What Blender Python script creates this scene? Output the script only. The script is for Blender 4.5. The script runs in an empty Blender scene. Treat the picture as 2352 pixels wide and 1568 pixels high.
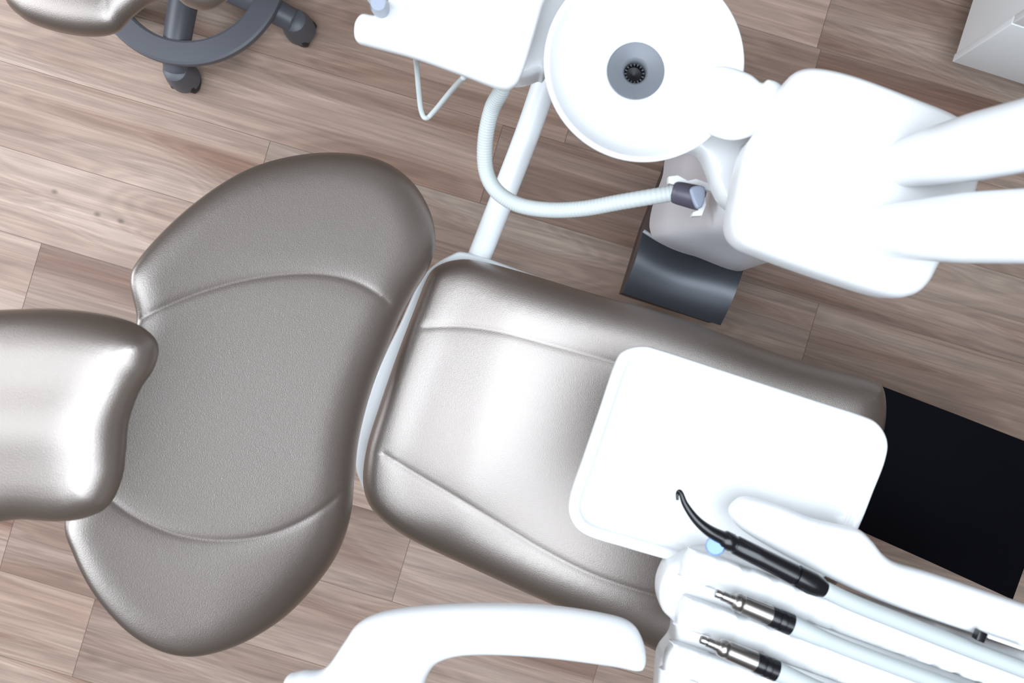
import bpy, bmesh, math, random
import numpy as np
from mathutils import Vector, Matrix
from mathutils.geometry import delaunay_2d_cdt
random.seed(4)
F=2000.0; H=2.0
col=bpy.context.scene.collection
def W(px,py,z):
    k=(H-z)/F
    return Vector(((px-1176)*k, -(py-784)*k, z))

# ---------------------------------------------------------------- materials
def mat(name, c, rough=.4, spec=.5, metal=0., coat=0., bump=None, mottled=0.):
    m=bpy.data.materials.new(name); m.use_nodes=True
    nt=m.node_tree; b=nt.nodes['Principled BSDF']
    b.inputs['Base Color'].default_value=(*c,1); b.inputs['Roughness'].default_value=rough
    b.inputs['Specular IOR Level'].default_value=spec; b.inputs['Metallic'].default_value=metal
    b.inputs['Coat Weight'].default_value=coat; b.inputs['Coat Roughness'].default_value=.3
    tc=nt.nodes.new('ShaderNodeTexCoord')
    n=nt.nodes.new('ShaderNodeTexNoise'); n.inputs['Scale'].default_value=6; n.inputs['Detail'].default_value=3
    nt.links.new(tc.outputs['Object'],n.inputs['Vector'])
    mr=nt.nodes.new('ShaderNodeMapRange'); mr.inputs['To Min'].default_value=rough*.92; mr.inputs['To Max'].default_value=rough*1.08
    nt.links.new(n.outputs['Fac'],mr.inputs['Value']); nt.links.new(mr.outputs['Result'],b.inputs['Roughness'])
    if bump:
        n2=nt.nodes.new('ShaderNodeTexNoise'); n2.inputs['Scale'].default_value=bump[0]; n2.inputs['Detail'].default_value=4
        nt.links.new(tc.outputs['Object'],n2.inputs['Vector'])
        bp=nt.nodes.new('ShaderNodeBump'); bp.inputs['Strength'].default_value=bump[1]; bp.inputs['Distance'].default_value=bump[2]
        nt.links.new(n2.outputs['Fac'],bp.inputs['Height']); nt.links.new(bp.outputs['Normal'],b.inputs['Normal'])
        nt.links.new(bp.outputs['Normal'],b.inputs['Coat Normal'])
    return m
M_leather=mat('taupe_leather',(.155,.112,.088),.40,.5,.72,1.,(700,.3,.0008))
_b=M_leather.node_tree.nodes['Principled BSDF']; _b.inputs['Coat IOR'].default_value=2.3; _b.inputs['Coat Roughness'].default_value=.40
M_white=mat('white_plastic',(.78,.785,.80),.3,.5)
M_tray=mat('white_moulded_plastic',(.68,.685,.695),.3,.5)
M_whiteb=mat('white_enamel',(.76,.77,.79),.3,.5)
M_pole=mat('white_tube_enamel',(.76,.79,.81),.3,.5)
M_hose=mat('hose_grey_green',(.48,.51,.51),.5,.4)
M_hose2=mat('hose_pale_grey',(.47,.50,.505),.5,.4)
M_grey=mat('silver_grey_plastic',(.78,.78,.82),.3,.6,.2)
M_dark=mat('charcoal_plastic',(.042,.046,.058),.32,.9,.45)
M_trim=mat('pale_grey_trim',(.30,.31,.34),.3,.6)
M_tyre=mat('caster_rubber',(.02,.02,.024),.5,.4)
M_slate=mat('slate_plastic',(.095,.099,.118),.42,.5)
M_black=mat('black_vinyl',(.003,.003,.005),.7,.08)
M_blackg=mat('black_gloss',(.006,.006,.008),.25,.5)
M_blue=mat('blue_button',(.20,.33,.60),.3,.5)
M_metal=mat('brushed_steel',(.36,.34,.33),.3,.5,1)
M_drain=mat('drain_grey_steel',(.16,.17,.19),.45,.3,.1)
M_conn=mat('connector_plum_grey',(.07,.065,.09),.4,.5)
M_connend=mat('connector_end',(.25,.28,.36),.3,.5)
M_cab=mat('cabinet_laminate',(.86,.88,.89),.4,.4)
M_plinth=mat('plinth_brown',(.07,.045,.038),.5,.4)
M_joint=mat('groove',(.19,.13,.10),.8,.2)

def wood():
    m=bpy.data.materials.new('oak_laminate_planks'); m.use_nodes=True
    nt=m.node_tree; L=nt.links; N=nt.nodes; b=N['Principled BSDF']
    tc=N.new('ShaderNodeTexCoord'); at=N.new('ShaderNodeAttribute'); at.attribute_name='pid'
    off=N.new('ShaderNodeVectorMath'); off.operation='MULTIPLY_ADD'
    L.new(at.outputs['Color'],off.inputs[0]); off.inputs[1].default_value=(37,23,11); L.new(tc.outputs['Object'],off.inputs[2])
    def noise(scale,det,sx,sy,dist=0,rough=.55):
        mp=N.new('ShaderNodeMapping'); mp.inputs['Scale'].default_value=(sx,sy,1); L.new(off.outputs[0],mp.inputs['Vector'])
        n=N.new('ShaderNodeTexNoise'); n.inputs['Scale'].default_value=scale; n.inputs['Detail'].default_value=det
        n.inputs['Roughness'].default_value=rough; n.inputs['Distortion'].default_value=dist
        L.new(mp.outputs[0],n.inputs['Vector']); return n
    broad=noise(1,2.5,.9,8,.5,.5)
    rings=N.new('ShaderNodeMath'); rings.operation='MULTIPLY'; L.new(broad.outputs['Fac'],rings.inputs[0]); rings.inputs[1].default_value=140
    sn=N.new('ShaderNodeMath'); sn.operation='SINE'; L.new(rings.outputs[0],sn.inputs[0])
    fine=noise(1,6,4,260,.1,.75)
    mid=noise(1,8,1.1,52,.3,.70)
    cr=N.new('ShaderNodeValToRGB'); L.new(broad.outputs['Fac'],cr.inputs['Fac'])
    e=cr.color_ramp.elements; e[0].position=.28; e[0].color=(.258,.150,.110,1); e[1].position=.72; e[1].color=(.55,.425,.355,1)
    x=e.new(.47); x.color=(.41,.290,.232,1)
    def mix(a,fac,lo,hi):
        mr=N.new('ShaderNodeMapRange'); mr.inputs['From Min'].default_value=fac[1]; mr.inputs['From Max'].default_value=fac[2]
        mr.inputs['To Min'].default_value=lo; mr.inputs['To Max'].default_value=hi; L.new(fac[0],mr.inputs['Value'])
        v=N.new('ShaderNodeVectorMath'); v.operation='SCALE'; L.new(a,v.inputs[0]); L.new(mr.outputs[0],v.inputs['Scale']); return v.outputs[0]
    c=mix(cr.outputs['Color'],(mid.outputs['Fac'],.3,.7),.68,1.22)
    c=mix(c,(fine.outputs['Fac'],.3,.7),.79,1.16)
    c=mix(c,(sn.outputs[0],-1,1),.91,1.05)
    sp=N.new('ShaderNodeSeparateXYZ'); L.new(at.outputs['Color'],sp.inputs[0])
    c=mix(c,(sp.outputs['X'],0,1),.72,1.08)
    for (kx,ky) in [(125,440),(223,492),(277,508)]:
        u=.959*kx+.284*ky; v=-.284*kx+.959*ky
        d=N.new('ShaderNodeVectorMath'); d.operation='DISTANCE'
        s=N.new('ShaderNodeMapping'); s.inputs['Scale'].default_value=(.8,1.2,0); L.new(tc.outputs['Object'],s.inputs['Vector'])
        L.new(s.outputs[0],d.inputs[0]); d.inputs[1].default_value=((u-1350)/1000*.8,-(v-418)/1000*1.2,0)
        c=mix(c,(d.outputs['Value'],.002,.009),.5,1.)
    L.new(c,b.inputs['Base Color']); b.inputs['Roughness'].default_value=.5
    b.inputs['Specular IOR Level'].default_value=.3
    bp=N.new('ShaderNodeBump'); bp.inputs['Strength'].default_value=.15; bp.inputs['Distance'].default_value=.001
    L.new(fine.outputs['Fac'],bp.inputs['Height']); L.new(bp.outputs['Normal'],b.inputs['Normal'])
    return m
M_wood=wood()

# ---------------------------------------------------------------- helpers
def mkobj(name, bm, m, parent=None, smooth=True, label=None):
    me=bpy.data.meshes.new(name); bm.to_mesh(me); bm.free()
    if smooth:
        for p in me.polygons: p.use_smooth=True
    if m: me.materials.append(m)
    o=bpy.data.objects.new(name,me); col.objects.link(o)
    if parent: o.parent=parent
    if label: o['label']=label
    bpy.context.view_layer.update()
    if parent: o.matrix_parent_inverse=parent.matrix_world.inverted()
    return o
def thing(name,loc,label,cat,group=None):
    e=bpy.data.objects.new(name,None); e.empty_display_size=.05; col.objects.link(e); e.location=loc
    e['label']=label; e['category']=cat
    if group: e['group']=group
    bpy.context.view_layer.update()
    return e
def cat(pts,n=8,closed=True):
    P=[np.array(p,float) for p in pts]; out=[]; N=len(P)
    rng=range(N) if closed else range(N-1)
    for i in rng:
        if closed: a,b,c,d=P[i-1],P[i],P[(i+1)%N],P[(i+2)%N]
        else: a,b,c,d=P[max(i-1,0)],P[i],P[i+1],P[min(i+2,N-1)]
        for k in range(n):
            t=k/n
            out.append(.5*((2*b)+(c-a)*t+(2*a-5*b+4*c-d)*t*t+(3*b-a-3*c+d)*t**3))
    if not closed: out.append(P[-1])
    return np.array(out)
def pdist(pts,poly,closed=True):
    A=poly; B=np.roll(poly,-1,0) if closed else poly[1:]
    if not closed: A=poly[:-1]
    AB=B-A; L2=(AB**2).sum(1)+1e-9
    out=np.full(len(pts),1e9)
    for s in range(0,len(pts),4000):
        q=pts[s:s+4000,None,:]; t=np.clip(((q-A)*AB).sum(2)/L2,0,1)
        d=np.sqrt((((A+AB*t[...,None])-q)**2).sum(2)); out[s:s+4000]=d.min(1)
    return out
def inside(pts,poly):
    x,y=pts[:,0],pts[:,1]; r=np.zeros(len(pts),bool); n=len(poly)
    for i in range(n):
        x1,y1=poly[i]; x2,y2=poly[(i+1)%n]
        c=((y1>y)!=(y2>y)); 
        with np.errstate(divide='ignore',invalid='ignore'):
            xi=(x2-x1)*(y-y1)/(y2-y1+1e-12)+x1
        r^=c&(x<xi)
    return r
def gblur(a,s):
    n=int(3*s)+1; k=np.exp(-.5*(np.arange(-n,n+1)/s)**2); k/=k.sum()
    a=np.apply_along_axis(lambda v:np.convolve(v,k,'same'),0,a)
    return np.apply_along_axis(lambda v:np.convolve(v,k,'same'),1,a)
def pillow(name,pts,zf,top,r,bottom,m,parent,seams=(),extra=None,rim=None,grid=16,n=8,label=None,rb=None,soft=0):
    """cushion / rounded slab from a traced outline; zf = height of its mid plane"""
    zfn=zf if callable(zf) else (lambda x,y:zf+0*x)
    O=cat(pts,n); 
    area=.5*np.sum(O[:,0]*np.roll(O[:,1],-1)-np.roll(O[:,0],-1)*O[:,1])
    if area<0: O=O[::-1].copy()
    T=np.roll(O,-1,0)-np.roll(O,1,0); T/=np.linalg.norm(T,axis=1)[:,None]+1e-9
    Nn=np.stack([-T[:,1],T[:,0]],1)
    P=[O]
    for k in (.03,.1,.2,.33,.5,.7,.9):
        q=O+Nn*r*k; ok=inside(q,O); q=q[ok]; q=q[pdist(q,O)>r*k*.93]
        P.append(q)
    if rim:
        for k in (rim[0],.5*(rim[0]+rim[1]),rim[1]):
            q=O+Nn*k; q=q[inside(q,O)]; q=q[pdist(q,O)>k*.93]; P.append(q)
    S=[]
    for sp,dep,wid in seams:
        sl=cat(sp,10,False); S.append((sl,dep,wid))
        tt=np.gradient(sl,axis=0); tt/=np.linalg.norm(tt,axis=1)[:,None]; nn=np.stack([-tt[:,1],tt[:,0]],1)
        for o_ in (0,-4,4,-9,9,-16,16):
            q=sl+nn*o_; q=q[inside(q,O)]
            if len(q): q=q[pdist(q,O)>r*.08]; P.append(q)
    mn=O.min(0); mx=O.max(0)
    gx,gy=np.meshgrid(np.arange(mn[0],mx[0],grid),np.arange(mn[1],mx[1],grid)); gx=gx+(np.arange(gx.shape[0])%2)[:,None]*grid/2
    G=np.stack([gx.ravel(),gy.ravel()],1); G=G[inside(G,O)]; 
    if len(G): G=G[pdist(G,O)>r*1.0]
    if rim and len(G): G=G[pdist(G,O)>rim[1]+4]
    for sl,_,_ in S:
        if len(G): G=G[pdist(G,sl,False)>20]
    P.append(G); A=np.concatenate([p for p in P if len(p)])
    res=delaunay_2d_cdt([Vector((float(a),float(b))) for a,b in A],[],[list(range(len(O)))],1,1e-4)
    V=np.array([(v.x,v.y) for v in res[0]]); Fc=res[2]
    def height(Q,d):
        t=np.clip(d/r,0,1); h=top*np.sqrt(np.clip(1-(1-t)**2,0,1))
        if extra is not None: h=h+extra(Q[:,0],Q[:,1],d)*np.clip(d/r,0,1)
        return h
    d=pdist(V,O); z0=zfn(V[:,0],V[:,1]); h=height(V,d)
    if soft:
        st=6.0; xs=np.arange(mn[0]-12,mx[0]+18,st); ys=np.arange(mn[1]-12,mx[1]+18,st)
        X,Y=np.meshgrid(xs,ys); Q=np.stack([X.ravel(),Y.ravel()],1); M=inside(Q,O).astype(float)
        dq=pdist(Q,O); hq=height(Q,dq)*M
        shp=X.shape; num=gblur(hq.reshape(shp),soft/st); den=gblur(M.reshape(shp),soft/st)+1e-6
        B=num/den
        fx=np.clip((V[:,0]-xs[0])/st,0,len(xs)-1.001); fy=np.clip((V[:,1]-ys[0])/st,0,len(ys)-1.001)
        ix=fx.astype(int); iy=fy.astype(int); ax=fx-ix; ay=fy-iy
        hb=B[iy,ix]*(1-ax)*(1-ay)+B[iy,ix+1]*ax*(1-ay)+B[iy+1,ix]*(1-ax)*ay+B[iy+1,ix+1]*ax*ay
        k=np.clip((d-.10*r)/(.75*r),0,1); k=k*k*(3-2*k); h=h*(1-k)+hb*k
    zt=z0+h
    if rim: 
        k=np.clip((d-rim[0])/(rim[1]-rim[0]),0,1); zt-=rim[2]*k*k*(3-2*k)
    for sl,dep,wid in S:
        ds=pdist(V,sl,False); zt-=(dep*np.exp(-(ds/wid)**2)+dep*.8*np.exp(-(ds/(wid*4))**2))*np.clip(d/(r*.6),0,1)
    t2=np.clip(d/(rb or r),0,1); zb=z0-bottom*np.sqrt(np.clip(1-(1-t2)**2,0,1))
    bm=bmesh.new(); vt=[];vb=[]
    for i,(x,y) in enumerate(V):
        k=(H-z0[i])/F; X=(x-1176)*k; Y=-(y-784)*k
        a=bm.verts.new((X,Y,zt[i])); vt.append(a)
        vb.append(a if d[i]<.02 else bm.verts.new((X,Y,zb[i])))
    for f in Fc:
        try: bm.faces.new([vt[i] for i in f])
        except ValueError: pass
        try: bm.faces.new([vb[i] for i in reversed(f)])
        except ValueError: pass
    bmesh.ops.recalc_face_normals(bm,faces=bm.faces)
    return mkobj(name,bm,m,parent,label=label)
def tube(name,pts,rad,m,parent,segs=20,n=8,smooth=True,label=None,closed=False,raw=False):
    P=[np.array(p,float) for p in pts]
    if not raw: C=cat(P,n,closed)
    else: C=np.array(P)
    N=len(C); bm=bmesh.new(); rings=[]
    up=None
    for i in range(N):
        if closed: t=C[(i+1)%N]-C[i-1]
        else: t=C[min(i+1,N-1)]-C[max(i-1,0)]
        t=Vector(t).normalized()
        if up is None: up=t.orthogonal().normalized()
        up=(up-t*up.dot(t)).normalized(); sd=t.cross(up)
        r=rad(i/(N-1)) if callable(rad) else (rad[i] if isinstance(rad,(list,tuple)) else rad)
        rings.append([bm.verts.new(Vector(C[i])+up*r*math.cos(a)+sd*r*math.sin(a)) for a in [2*math.pi*k/segs for k in range(segs)]])
    for i in range(N-1 if not closed else N):
        a=rings[i]; b=rings[(i+1)%N]
        for k in range(segs): bm.faces.new((a[k],a[(k+1)%segs],b[(k+1)%segs],b[k]))
    if not closed:
        bm.faces.new(rings[0][::-1]); bm.faces.new(rings[-1])
    bmesh.ops.recalc_face_normals(bm,faces=bm.faces)
    return mkobj(name,bm,m,parent,smooth,label)
def turned(name,p0,p1,prof,m,parent,label=None,segs=24):
    """turned part along an axis; prof=[(fraction,radius)]"""
    p0=Vector(p0);p1=Vector(p1); d=p1-p0; ax=d.normalized(); up=ax.orthogonal().normalized(); sd=ax.cross(up)
    bm=bmesh.new(); R=[]
    for t,r in prof:
        c=p0+d*t; R.append([bm.verts.new(c+up*r*math.cos(2*math.pi*k/segs)+sd*r*math.sin(2*math.pi*k/segs)) for k in range(segs)])
    for a,b in zip(R,R[1:]):
        for k in range(segs): bm.faces.new((a[k],a[(k+1)%segs],b[(k+1)%segs],b[k]))
    bm.faces.new(R[0][::-1]); bm.faces.new(R[-1]); bmesh.ops.recalc_face_normals(bm,faces=bm.faces)
    o=mkobj(name,bm,m,parent,True,label)
    md=o.modifiers.new('e','EDGE_SPLIT'); md.split_angle=math.radians(40)
    return o
def lathe(name,center,prof,m,parent,segs=72,label=None,skew=(0,0),cap0=True,split=50):
    bm=bmesh.new(); R=[]; zm=min(z for _,z in prof)
    for r,z in prof:
        s=min(1,max(0,z/zm)) if zm<0 else 0
        cx=center[0]+skew[0]*s; cy=center[1]+skew[1]*s
        R.append([bm.verts.new((cx+r*math.cos(2*math.pi*k/segs),cy+r*math.sin(2*math.pi*k/segs),center[2]+z)) for k in range(segs)])
    for a,b in zip(R,R[1:]):
        for k in range(segs): bm.faces.new((a[k],a[(k+1)%segs],b[(k+1)%segs],b[k]))
    if cap0: bm.faces.new(R[0][::-1])
    bm.faces.new(R[-1]); bmesh.ops.recalc_face_normals(bm,faces=bm.faces)
    o=mkobj(name,bm,m,parent,True,label)
    md=o.modifiers.new('e','EDGE_SPLIT'); md.split_angle=math.radians(split)
    return o
def rbox(name,center,size,m,parent,bev=.004,rotz=0,label=None,segs=3):
    bm=bmesh.new(); bmesh.ops.create_cube(bm,size=1)
    bmesh.ops.scale(bm,vec=size,verts=bm.verts)
    bmesh.ops.bevel(bm,geom=list(bm.edges),offset=bev,segments=segs,affect='EDGES',profile=.5)
    bmesh.ops.rotate(bm,matrix=Matrix.Rotation(rotz,3,'Z'),verts=bm.verts)
    bmesh.ops.translate(bm,vec=center,verts=bm.verts)
    o=mkobj(name,bm,m,parent,True,label)
    md=o.modifiers.new('e','EDGE_SPLIT'); md.split_angle=math.radians(35)
    return o
def prism(name,pts,ztop,zbot,m,parent,bev=.006,n=6,smoothpts=True,bottom_scale=1.,label=None):
    O=cat(pts,n) if smoothpts else np.array(pts,float)
    T=[W(x,y,ztop) for x,y in O]; c=sum((Vector(t) for t in T),Vector())/len(T)
    bm=bmesh.new(); loops=[]
    for z,ins in ((ztop,bev),(ztop-bev*.3,bev*.3),(ztop-bev,0),(zbot,None)):
        L=[]
        for t in T:
            v=Vector((t.x-c.x,t.y-c.y,0))
            s=bottom_scale if ins is None else (1-ins/max(v.length,.01))
            L.append(bm.verts.new((c.x+v.x*s,c.y+v.y*s,z)))
        loops.append(L)
    k=len(T)
    for a,b in zip(loops,loops[1:]):
        for i in range(k): bm.faces.new((a[i],a[(i+1)%k],b[(i+1)%k],b[i]))
    bm.faces.new(loops[0]); bm.faces.new(loops[-1][::-1]); bmesh.ops.recalc_face_normals(bm,faces=bm.faces)
    o=mkobj(name,bm,m,parent,True,label)
    md=o.modifiers.new('e','EDGE_SPLIT'); md.split_angle=math.radians(40)
    return o
def loft(name,levels,m,parent,n=8,label=None,split=50):
    """levels=[(outline px points, z)] with equal point counts"""
    bm=bmesh.new(); R=[]
    for pts,z in levels: R.append([bm.verts.new(W(x,y,z)) for x,y in cat(pts,n)])
    k=len(R[0])
    for a,b in zip(R,R[1:]):
        for i in range(k): bm.faces.new((a[i],a[(i+1)%k],b[(i+1)%k],b[i]))
    bm.faces.new(R[0]); bm.faces.new(R[-1][::-1]); bmesh.ops.recalc_face_normals(bm,faces=bm.faces)
    o=mkobj(name,bm,m,parent,True,label); md=o.modifiers.new('e','EDGE_SPLIT'); md.split_angle=math.radians(split); return o

# ---------------------------------------------------------------- floor
ROT=math.radians(-16.5)
def build_floor():
    bm=bmesh.new(); lay=bm.loops.layers.float_color.new('pid'); g=.0006
    known={1:[-.663,.651],0:[-.161],-1:[-.014],-2:[.49],5:[-.095],7:[-.75],2:[.9],3:[-1.1],4:[-1.4],6:[.4],-3:[-.9],-4:[.2]}
    w=.187; y134=-(134-418)/1000
    for r in range(-12,16):
        y1=y134-(r-1)*w; y0=y1-w
        js=known.get(r,[random.uniform(-.6,.6)]); js=sorted(js)
        xs=[]; x=js[0]
        while x>-3: x-=1.38; xs.append(x)
        xs=xs[::-1]+js; x=js[-1]
        while x<3: x+=1.38; xs.append(x)
        for a,b in zip(xs,xs[1:]):
            vs=[bm.verts.new(p) for p in ((a+g,y0+g,0),(b-g,y0+g,0),(b-g,y1-g,0),(a+g,y1-g,0))]
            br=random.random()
            if b>.6: br*=.30          # light falloff painted into board tone: darker toward the unit side
            elif b<-.1: br=.65+.35*br  # same painted falloff: paler boards toward the window side
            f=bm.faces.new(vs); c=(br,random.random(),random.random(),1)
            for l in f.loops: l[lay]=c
    f=bm.faces.new([bm.verts.new(p) for p in ((-3.4,-3,-.0008),(3.4,-3,-.0008),(3.4,3,-.0008),(-3.4,3,-.0008))]); f.material_index=1
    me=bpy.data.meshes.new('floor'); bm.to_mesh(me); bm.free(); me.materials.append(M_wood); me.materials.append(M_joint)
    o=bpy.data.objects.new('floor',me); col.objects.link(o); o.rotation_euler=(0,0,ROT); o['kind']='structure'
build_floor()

# ---------------------------------------------------------------- dental chair
cc=W(1400,1050,.5)
chair=thing('dental_chair',(cc.x,cc.y,0),'reclined dental patient chair upholstered in taupe leather with white shell','dental chair')
def zback(x,y): 
    u=np.clip((900-x)/650,-.3,1.3); return .63+.20*u+.018*u*u
back=[(318,735),(303,650),(322,596),(400,510),(490,437),(580,386),(680,358),(780,351),(870,366),(940,410),(985,478),(1000,550),(985,615),(952,670),(922,725),(895,790),(864,865),(840,940),(822,1020),(814,1100),(804,1190),(775,1272),(720,1350),(650,1420),(560,1475),(470,1503),(400,1500),(330,1470),(270,1420),(215,1350),(175,1270),(155,1195),(190,1090),(200,950),(230,830),(290,770)]
s1=[(322,742),(430,692),(540,655),(640,636),(740,632),(820,648),(880,682),(925,730)]
s2=[(262,1125),(330,1175),(420,1215),(520,1230),(620,1220),(700,1190),(770,1145),(818,1095)]
pillow('backrest',back,zback,.032,60,.035,M_leather,chair,seams=[(s1,.0014,5.5),(s2,.0014,5.5)],soft=18,label='wide winged taupe leather backrest with curved stitched seams')
head=[(-120,716),(0,711),(120,708),(220,718),(300,738),(345,765),(362,800),(350,850),(318,900),(293,970),(286,1040),(278,1100),(250,1160),(200,1188),(140,1197),(60,1192),(-120,1185),(-150,950)]
def headextra(x,y,d):
    return -.008*np.exp(-((y-860)/70)**2)-.007*np.exp(-((y-1078)/55)**2)
pillow('headrest',head,lambda x,y:1.0+.004*np.clip((150-x)/300,-1,1),.044,140,.035,M_leather,chair,extra=headextra,grid=10,soft=30,label='contoured taupe leather headrest cushion')
tube('headrest_bar',[W(180,960,.93),W(330,950,.80),W(450,945,.72)],.012,M_metal,chair)
seat=[(980,640),(1003,612),(1045,597),(1095,598),(1200,625),(1350,670),(1500,712),(1650,762),(1800,815),(1930,850),(1995,868),(2025,892),(2030,960),(2012,1040),(1975,1180),(1890,1400),(1800,1530),(1700,1565),(1600,1535),(1520,1500),(1400,1440),(1250,1378),(1100,1310),(950,1240),(880,1193),(845,1150),(834,1095),(844,1020),(872,930),(910,820),(950,715)]
t1=[(975,752),(1060,750),(1150,762),(1250,788),(1350,815),(1430,838),(1560,880),(1700,925),(1850,985)]
t2=[(885,1036),(960,1080),(1050,1130),(1150,1190),(1250,1250),(1350,1300),(1450,1335),(1560,1365)]
def seatextra(x,y,d):
    u=(y-784)-(x-1176)*.40
    ends=np.clip((x-(1010-(y-700)*.25))/170,-1,1)
    return -.003*np.exp(-((u-150)/190)**2)*np.clip((x-880)/180,0,1)+.034*(ends-1)*.5
pillow('seat',seat,.54,.050,80,.045,M_leather,chair,seams=[(t1,.0011,6),(t2,.0013,6)],extra=seatextra,soft=20,grid=13,label='long taupe leather seat and leg cushion with stitched seams')
shell=[(1035,586),(1085,583),(1250,640),(1700,800),(1900,860),(1950,1000),(1800,1350),(1650,1450),(1400,1390),(1000,1230),(860,1150),(826,1100),(818,1050),(836,950),(868,850),(918,745),(972,635)]
pillow('seat_shell',shell,.505,.012,8,.05,M_pole,chair,grid=40,label='white plastic seat pan')
prism('hinge_bracket',[(850,830),(900,800),(960,860),(930,1010),(850,1040),(815,1000)],.47,.36,M_dark,chair)
bsh=[(400,600),(600,470),(800,450),(900,520),(900,700),(800,950),(740,1200),(600,1380),(420,1400),(280,1250),(300,950)]
pillow('backrest_shell',bsh,lambda x,y:zback(x,y)-.055,.012,20,.02,M_whiteb,chair,grid=40)
prism('lift_column',[(1350,880),(1650,960),(1600,1150),(1300,1070)],.45,.10,M_whiteb,chair)
bp_=W(1400,1020,.05)
rbox('base',(bp_.x+.12,bp_.y-.05,.055),(.75,.36,.11),M_whiteb,chair,.02,ROT-.1)
plate=[(1950,880),(2026,886),(2200,952),(2440,1046),(2400,1180),(2328,1378),(2140,1292),(1960,1212),(1840,1160)]
prism('foot_mat',plate,.40,.375,M_black,chair,.004,smoothpts=False,label='flat black vinyl foot section')
arm=[(690,1542),(745,1535),(790,1475),(822,1432),(880,1405),(980,1391),(1100,1386),(1250,1390),(1380,1408),(1450,1430),(1478,1475),(1482,1520),(1462,1537),(1400,1526),(1250,1507),(1100,1500),(1020,1512),(985,1545),(960,1620),(900,1720),(640,1720),(650,1570)]
pillow('armrest',arm,.98,.032,60,.028,M_white,chair,grid=14,soft=10,label='curved white plastic armrest')

# ---------------------------------------------------------------- stool
sx,sy=-.693,.800
stool=thing('operator_stool',(sx,sy,0),'wheeled stool with taupe leather saddle seat and slate base ring','stool')
scush=[(10,-20),(50,40),(120,70),(200,83),(262,74),(300,38),(345,6),(400,-4),(430,14),(470,22),(512,4),(560,-50),(580,-200),(420,-330),(150,-330),(0,-200)]
pillow('seat',scush,.52,.035,70,.035,M_leather,stool,seams=[([(270,-60),(264,0),(260,60)],.001,5)],soft=14,grid=12,label='taupe leather stool seat cushion')
prof=[(.205,.011),(.210,.008),(.2115,0),(.209,-.010),(.162,-.010),(.1575,0),(.159,.008),(.164,.011)]
bm=bmesh.new(); R=[]
for k in range(96):
    a=2*math.pi*k/96; R.append([bm.verts.new((sx+r*math.cos(a),sy+r*math.sin(a),.135+z)) for r,z in prof])
for k in range(96):
    a=R[k];b=R[(k+1)%96]
    for j in range(len(prof)): bm.faces.new((a[j],a[(j+1)%len(prof)],b[(j+1)%len(prof)],b[j]))
bmesh.ops.recalc_face_normals(bm,faces=bm.faces)
o=mkobj('foot_ring',bm,M_slate,stool,label='broad flat slate-coloured ring on the legs'); md=o.modifiers.new('e','EDGE_SPLIT'); md.split_angle=math.radians(30)
tube('gas_column',[(sx,sy,.06),(sx,sy,.2),(sx,sy,.35),(sx,sy,.49)],.026,M_slate,stool)
for i in range(5):
    a=math.radians([-103,-24,48,120,192][i]); dx,dy=math.cos(a),math.sin(a); R_=[.207,.232,.22,.22,.22][i]
    p=[(sx+dx*t,sy+dy*t,z) for t,z in ((.0,.125),(.08,.120),(.15,.110),(.185,.098),(R_,.084))]
    leg=tube('leg',p,lambda t:.032-.006*t,M_slate,stool)
    cx,cy=sx+dx*(R_+.002),sy+dy*(R_+.002)
    turned('caster',(cx,cy,.098),(cx,cy,.028),[(0,.014),(.1,.026),(.6,.034),(1,.035)],M_slate,leg)
    for s in (-1,1):
        q=Vector((cx-dy*.017*s+dx*.004,cy+dx*.017*s+dy*.004,.0255)); ax=Vector((-dy,dx,0))*.012
        turned('wheel',q-ax,q+ax,[(0,.020),(.15,.025),(.85,.025),(1,.020)],M_tyre,leg)

# ---------------------------------------------------------------- dental unit (cuspidor)
uc=W(1610,560,.1)
unit=thing('dental_unit',(uc.x,uc.y,0),'white dental cuspidor unit with spittoon bowl and arms beside the chair','dental unit')
body=[(1795,200),(1825,168),(1875,163),(1960,183),(2080,228),(2180,270),(2240,320),(2230,440),(2190,530),(2148,605),(2120,655),(2085,680),(2030,680),(1900,640),(1760,590),(1700,562),(1676,520),(1684,450),(1706,350),(1735,305),(1765,255)]
pillow('unit_body',body,1.0,.028,28,.05,M_white,unit,grid=22,rb=12,label='rounded white unit head')
gb=[(1548,345),(1520,410),(1497,480),(1493,528),(1515,556),(1600,590),(1703,622),(1722,560),(1800,440),(1700,350)]
gt=[(1730,330),(1722,380),(1716,430),(1712,480),(1722,520),(1780,550),(1850,575),(1890,540),(1940,420),(1850,350)]
gm=[(1.0*a[0]*.55+b[0]*.45,a[1]*.55+b[1]*.45) for a,b in zip(gb,gt)]
loft('lower_body',[(gt,.95),(gm,.66),([(a[0]*.85+b[0]*.15,a[1]*.85+b[1]*.15) for a,b in zip(gb,gt)],.47),(gb,.42),(gb,.37)],M_grey,unit,label='silver grey lower housing')
bm=bmesh.new(); nu,nv=20,16; g=[]
c00=(1478,530);c10=(1710,612);c11=(1655,747);c01=(1430,672)
for i in range(nu+1):
    row=[]
    for j in range(nv+1):
        u=i/nu;v=j/nv
        px=(1-v)*((1-u)*c00[0]+u*c10[0])+v*((1-u)*c01[0]+u*c11[0]); py=(1-v)*((1-u)*c00[1]+u*c10[1])+v*((1-u)*c01[1]+u*c11[1])
        px+=4*math.sin(math.pi*v); py+=22*math.sin(math.pi*u)*(1-v)*(1-u)
        z=.372-.085*v+.070*v*v
        row.append(bm.verts.new(W(px,py,z)-Vector((0,0,.010*math.sin(math.pi*u)))))
    g.append(row)
for i in range(nu):
    for j in range(nv): bm.faces.new((g[i][j],g[i+1][j],g[i+1][j+1],g[i][j+1]))
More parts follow.
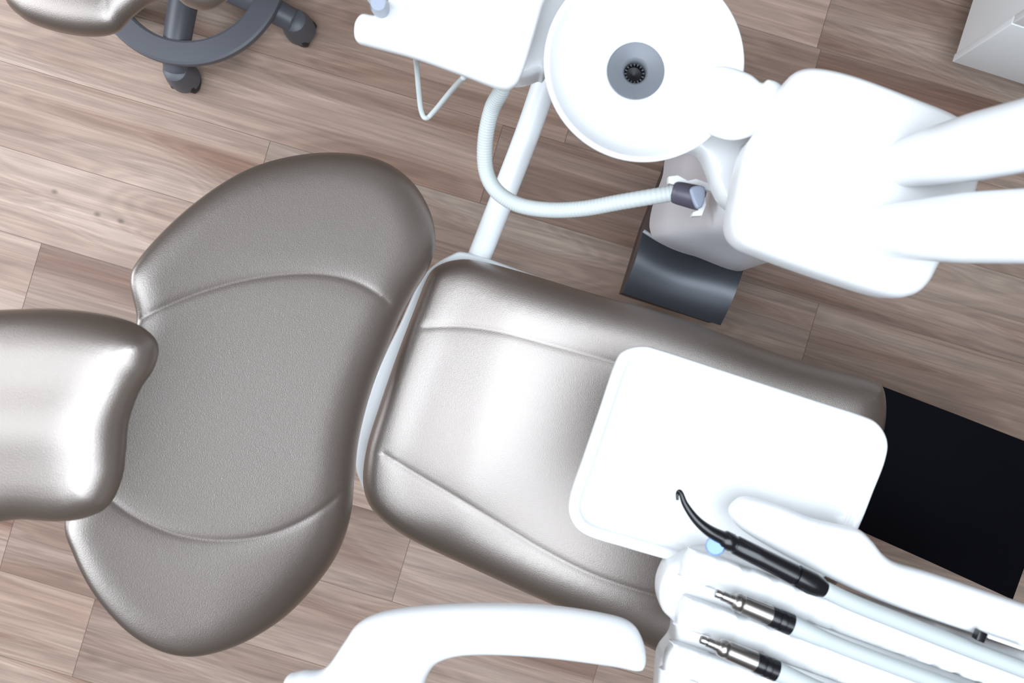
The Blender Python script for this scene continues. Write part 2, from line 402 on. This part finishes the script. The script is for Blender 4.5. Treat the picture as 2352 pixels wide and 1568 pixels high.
edge=[g[i][0] for i in range(nu+1)]+[g[nu][j] for j in range(1,nv+1)]+[g[i][nv] for i in range(nu-1,-1,-1)]+[g[0][j] for j in range(nv-1,0,-1)]
toprow=[tuple(g[i][0].co+Vector((0,0,.001))) for i in range(nu+1)]
ctr=sum((v.co for v in edge),Vector())/len(edge)
low=[bm.verts.new((ctr.x+.07+(v.co.x-ctr.x)*.7,ctr.y+.02+(v.co.y-ctr.y)*.7,.003)) for v in edge]
for k in range(len(edge)):
    bm.faces.new((edge[k],edge[(k+1)%len(edge)],low[(k+1)%len(edge)],low[k]))
bm.faces.new(low); bmesh.ops.recalc_face_normals(bm,faces=bm.faces)
o=mkobj('foot_cover',bm,M_dark,unit,label='concave glossy charcoal foot cover'); md=o.modifiers.new('e','EDGE_SPLIT'); md.split_angle=math.radians(45)
tube('edge_trim',toprow,.0035,M_trim,o,10,1,raw=True,label='pale grey curved edge trim')
prism('floor_plate',[(1535,365),(1475,520),(1428,672),(1460,683),(1640,740),(1760,420)],.05,.0,M_plinth,unit,.003,smoothpts=False,label='dark brown mounting plate')
# bowl
bc=W(1479,143,.95); dc=W(1460,163,.898)
bprof=[(.0,-.104),(.04,-.099),(.08,-.074),(.108,-.038),(.117,-.012),(.1205,-.003),(.1205,.002),(.119,.004),(.1150,.003),(.1125,-.003),(.107,-.016),(.092,-.032),(.066,-.044),(.040,-.050),(.034,-.054),(.034,-.090),(.0,-.090)]
k_=.104/.052
bowl=lathe('spittoon_bowl',bc,bprof,M_white,unit,96,label='round white spittoon bowl',skew=((dc.x-bc.x)*k_,(dc.y-bc.y)*k_),split=70)
lathe('drain',dc,[(.0362,-.003),(.0362,.0008),(.0355,.0014),(.0345,.0010),(.018,-.0008),(.0145,-.004),(.0140,-.008),(.0140,-.026),(.001,-.026)],M_drain,bowl,64,label='grey steel drain ring',cap0=False)
st=lathe('strainer',(dc.x,dc.y,dc.z-.016),[(.0137,-.006),(.0137,.004),(.012,.004),(.010,-.002),(.0,-.003)],M_blackg,bowl,32,label='black slotted drain strainer')
bm=bmesh.new()
for k in range(16):
    a=2*math.pi*k/16
    q=bmesh.ops.create_cube(bm,size=1)['verts']; bmesh.ops.scale(bm,vec=(.0028,.0007,.0015),verts=q)
    bmesh.ops.translate(bm,vec=(.0115,0,0),verts=q); bmesh.ops.rotate(bm,matrix=Matrix.Rotation(a,3,'Z'),verts=q)
bmesh.ops.translate(bm,vec=(dc.x,dc.y,dc.z-.0115),verts=bm.verts); mkobj('strainer_rib',bm,M_drain,st,False)
spout=[(1590,185),(1625,158),(1665,152),(1720,170),(1748,190),(1765,183),(1790,192),(1803,212),(1806,250),(1775,285),(1735,310),(1680,322),(1625,305),(1590,270),(1575,225)]
pillow('water_spout',spout,.975,.012,60,.018,M_white,unit,grid=14,soft=10,label='white rinse spout over the bowl')
neck=[(1560,340),(1600,355),(1622,390),(1640,440),(1662,472),(1700,490),(1760,440),(1740,330),(1640,300)]
pillow('bowl_bracket',neck,.88,.02,14,.03,M_white,unit,grid=16)
prism('hose_clip',[(1602,450),(1620,448),(1622,470),(1612,495),(1590,496),(1592,488),(1604,484)],.80,.785,M_white,unit,.001,smoothpts=False)
prism('hose_clip',[(1536,405),(1556,402),(1580,415),(1600,410),(1640,425),(1640,440),(1590,428),(1560,428),(1536,420)],.79,.775,M_white,unit,.001,smoothpts=False)
tube('support_arm',[W(2080,375,1.02),W(2140,360,1.08),W(2250,335,1.14),W(2400,300,1.2),W(2560,262,1.24)],lambda t:.026+.008*min(1,t*2),M_whiteb,unit,32)
tube('support_arm',[W(2020,530,1.02),W(2090,528,1.08),W(2220,523,1.14),W(2400,518,1.2),W(2560,514,1.24)],lambda t:.027+.008*min(1,t*2),M_whiteb,unit,32)
tube('chair_pole',[W(1262,160,.62),W(1210,310,.57),W(1150,465,.53),W(1092,612,.48)],.0205,M_pole,unit,32,label='white tubular pole')

# ---------------------------------------------------------------- assistant holder
ac=W(1050,60,.9)
ast=thing('assistant_instrument_holder',(ac.x,ac.y,.80),'white assistant instrument holder panel above the floor','instrument holder')
apl=[(814,80),(817,52),(834,34),(868,36),(890,10),(910,-60),(1100,-90),(1265,-60),(1245,20),(1222,100),(1198,172),(1178,200),(1145,203),(1050,168),(950,133),(850,106),(822,97)]
pillow('holder_panel',apl,.90,.012,14,.018,M_white,ast,grid=24)
bod=[(1200,-40),(1270,-60),(1330,-60),(1262,150),(1235,170),(1195,182),(1170,175),(1150,120)]
pillow('holder_body',bod,.84,.015,16,.05,M_whiteb,ast,grid=24,rb=8)
turned('socket',W(876,24,.905),W(868,6,.96),[(0,.0105),(.6,.0115),(1,.009)],M_connend,ast)
tube('suction_tip',[W(872,14,.93),W(855,-10,.95),W(838,-40,.97)],.008,M_hose,ast)
tube('cable',[W(952,110,.88),W(957,150,.80),W(962,210,.76),W(967,252,.74),W(977,271,.735),W(995,258,.74),W(1035,210,.80),W(1066,176,.88)],.0038,M_hose,ast,12,label='thin grey cable loop')
tube('holder_arm',[W(1230,60,.82),W(1270,120,.72),W(1262,160,.62)],.018,M_whiteb,ast)

# suction hose
hp=[W(1160,150,.86),W(1155,200,.84),(W(1130,250,.80)),W(1115,320,.77),W(1116,390,.75),W(1140,438,.75),W(1190,470,.75),W(1260,482,.76),W(1340,479,.77),W(1430,463,.78),W(1548,443,.79)]
hs=thing('suction_hose',W(1190,470,.735),'pale grey corrugated suction hose with plum-grey connector','suction hose')
tube('corrugated_hose',hp,lambda t:.0112+.00018*math.sin(t*2*math.pi*110),M_hose,hs,20,n=90)
turned('connector',W(1545,440,.79),W(1618,458,.80),[(0,.0125),(.08,.0150),(.2,.0158),(.8,.0170),(.9,.016),(.93,.012),(1,.011)],M_conn,hs,label='plum-grey rubber hose connector')
pillow('connector_end',[(1584,436),(1602,426),(1618,432),(1618,462),(1608,478),(1596,474)],.818,.003,6,.01,M_connend,hs,grid=8)

# ---------------------------------------------------------------- delivery console
con=thing('instrument_console',(1.42,-.72,0),'white dental instrument console with tray table on swing arm','instrument console')
tray=[(1412,834),(1434,804),(1476,794),(1520,804),(1640,843),(1750,879),(1870,918),(1972,951),(2014,972),(2036,1012),(2030,1060),(2003,1130),(1975,1200),(1930,1290),(1850,1340),(1700,1330),(1545,1288),(1440,1258),(1345,1228),(1310,1190),(1308,1140),(1340,1045),(1376,940)]
pillow('tray_table',tray,.885,.007,8,.008,M_tray,con,rim=(22,32,.010),grid=26,label='rounded white tray table')
holder=[(1548,1288),(1640,1262),(1800,1310),(2000,1380),(2300,1480),(2560,1560),(2560,1800),(1515,1800),(1508,1640),(1512,1540),(1520,1505),(1545,1470),(1547,1430),(1520,1398),(1512,1360),(1522,1318)]
pillow('console_body',holder,.915,.012,14,.05,M_tray,con,grid=30,rb=10,label='white console housing with instrument cradles')
for (a,b) in [((1600,1300),(2420,1590)),((1590,1410),(2420,1700)),((1560,1515),(2420,1810))]:
    d=np.array(b)-np.array(a); d=d/np.linalg.norm(d); nrm=np.array((-d[1],d[0])); a=np.array(a);b=np.array(b)
    q=[a-nrm*36-d*14,a-d*28-nrm*28,a-d*34,a-d*28+nrm*28,a+nrm*36-d*14]+[a+(b-a)*t+nrm*36 for t in (.25,.5,.75,1)]+[a+(b-a)*t-nrm*36 for t in (1,.75,.5,.25)]
    pillow('instrument_cradle',q,.942,.009,8,.018,M_tray,con,grid=20)
sw=[(1690,1152),(1720,1141),(1790,1160),(1860,1188),(1930,1205),(1972,1215),(2000,1240),(2025,1270),(2060,1292),(2150,1318),(2352,1385),(2600,1465),(2600,1570),(2352,1490),(2150,1425),(2000,1370),(1850,1300),(1740,1240),(1692,1206),(1676,1176)]
pillow('swing_arm',sw,.945,.018,26,.03,M_white,con,grid=22,soft=6,label='white swing arm')
tube('arm_link',[W(2540,1500,.95),W(2800,1600,.95),(1.2,-.62,.95),(1.42,-.72,.95)],.032,M_whiteb,con)
turned('post',(1.42,-.72,1.0),(1.42,-.72,0),[(0,.03),(.02,.035),(.92,.035),(.94,.11),(.99,.16),(1,.16)],M_whiteb,con)
rbox('latch',W(2250,1459,.975),(.010,.012,.012),M_blackg,con,.001,ROT-.1)
rbox('latch_slot',W(2305,1472,.968),(.045,.004,.012),M_cab,con,.001,ROT-.05)

# air-water syringe
sy_=thing('air_water_syringe',W(1780,1300,.962),'black air-water syringe with curved tip and blue button','dental syringe')
zz=.99
tube('syringe_tip',[W(1556,1148,zz),W(1556,1132,zz),W(1563,1130,zz+.002),W(1574,1158,zz+.004),W(1598,1192,zz+.004),W(1628,1218,zz+.003),W(1665,1238,zz)],lambda t:.0017+.0070*t**1.7,M_blackg,sy_,16)
turned('syringe_body',W(1650,1231,zz),W(1898,1356,zz),[(0,.007),(.03,.0085),(.05,.0105),(.12,.0108),(.13,.0100),(.15,.0100),(.16,.0112),(.4,.0115),(.70,.0122),(.705,.0108),(.72,.0108),(.725,.0130),(.86,.0136),(.93,.0120),(1,.0085)],M_blackg,sy_)
turned('syringe_button',W(1643,1254,zz-.010),W(1643,1253,zz+.004),[(0,.0115),(.7,.0115),(1,.0095)],M_blue,sy_,label='muted blue round button')
tube('syringe_hose',[W(1893,1353,zz),W(1960,1385,zz-.005),W(2060,1425,zz-.012),W(2200,1480,.972),W(2400,1556,.972)],.0098,M_hose2,sy_,16)
def handpiece(ox,oy,lab):
    e=thing('dental_handpiece',W(1730+ox,1400+oy,.952),lab,'dental handpiece','steel handpiece motors in the cradles')
    z=.978; A=W(1643+ox,1361+oy,z); B=W(1822+ox,1436+oy,z)
    turned('connector_tip',A,A.lerp(B,.24),[(0,.0042),(.04,.0050),(.26,.0050),(.28,.0044),(.34,.0044),(.36,.0058),(.70,.0058),(.72,.0064),(1,.0064)],M_metal,e)
    turned('motor_sleeve',A.lerp(B,.22),A.lerp(B,.72),[(0,.007),(.05,.0098),(.12,.0108),(.2,.0108),(.21,.0104),(.24,.0104),(.25,.0112),(1,.0118)],M_metal,e,label='brushed steel motor sleeve')
    turned('grip_ring',A.lerp(B,.70),A.lerp(B,.97),[(0,.0122),(.3,.0124),(.32,.0116),(.38,.0116),(.4,.0126),(.6,.0128),(.62,.0120),(.68,.0120),(.7,.0128),(1,.0128)],M_blackg,e,label='black grip ring')
    tube('handpiece_hose',[A.lerp(B,.95),W(1880+ox,1462+oy,z),W(1980+ox,1502+oy,z-.006),W(2150+ox,1565+oy,.965),W(2380+ox,1650+oy,.965)],lambda t:.0125-.0030*min(1,t*3),M_hose2,e,16)
handpiece(0,0,'steel and black dental handpiece motor lying next to the black syringe')
handpiece(-34,106,'steel and black dental handpiece motor lying at the console edge')

# ---------------------------------------------------------------- cabinet
A=W(2185,143,.09); a=math.radians(-17.5); ux=Vector((math.cos(a),math.sin(a),0)); uy=Vector((-ux.y,ux.x,0))
cab=thing('cabinet',(A.x,A.y,0),'white laminate storage cabinet with drawers standing on brown plinth','cabinet')
def cbox(name,x0,x1,y0,y1,z0,z1,m,bev=.002,parent=cab,label=None):
    c=A+ux*(x0+x1)/2+uy*(y0+y1)/2; return rbox(name,(c.x,c.y,(z0+z1)/2),(x1-x0,y1-y0,z1-z0),m,parent,bev,a,label)
cbox('body',0.004,.9,.018,.55,.09,.80,M_cab)
cbox('plinth',.05,.86,.06,.53,.0,.092,M_plinth)
for k,(z0,z1) in enumerate([(.093,.32),(.324,.55),(.554,.795)]):
    d=cbox('drawer',.0,.45,0,.018,z0,z1,M_cab); d2=cbox('drawer',.454,.9,0,.018,z0,z1,M_cab)
    for q,x in ((d,.32),(d2,.6)): cbox('handle',x,x+.1,-.02,.001,z1-.05,z1-.04,M_metal,.002,q)
cbox('worktop',-.01,.91,-.01,.56,.80,.83,M_cab,.004)

# ---------------------------------------------------------------- light, world, camera
def area(loc,target,sx,sy,e,c):
    l=bpy.data.lights.new('lamp','AREA'); l.shape='RECTANGLE'; l.size=sx; l.size_y=sy; l.energy=e; l.color=c
    o=bpy.data.objects.new('area_light',l); col.objects.link(o); o.location=loc
    o.rotation_euler=(Vector(target)-Vector(loc)).to_track_quat('-Z','Y').to_euler(); return o
area((.10,-.42,2.75),(.10,-.42,0),1.8,1.7,78,(.81,.91,1))
area((-1.70,-.15,2.75),(-1.70,-.15,0),1.2,1.0,20,(.84,.92,1))  # unseen overhead panel added for the headrest highlight
area((-2.6,.7,1.9),(-.2,.0,.3),1.6,1.6,60,(.87,.935,1))  # unseen window light from the left, not a ceiling fitting
w=bpy.data.worlds.new('World'); bpy.context.scene.world=w; w.use_nodes=True
w.node_tree.nodes['Background'].inputs[0].default_value=(1,.93,.87,1); w.node_tree.nodes['Background'].inputs[1].default_value=.16
sc=bpy.context.scene; sc.view_settings.view_transform='Standard'; sc.view_settings.exposure=.05
cd=bpy.data.cameras.new('Camera'); cam=bpy.data.objects.new('Camera',cd); col.objects.link(cam)
cam.location=(0,0,H); cd.sensor_width=36; cd.lens=F/2352*36; cd.clip_start=.02
cd.dof.use_dof=True; cd.dof.focus_distance=1.5; cd.dof.aperture_fstop=5.6
sc.camera=cam
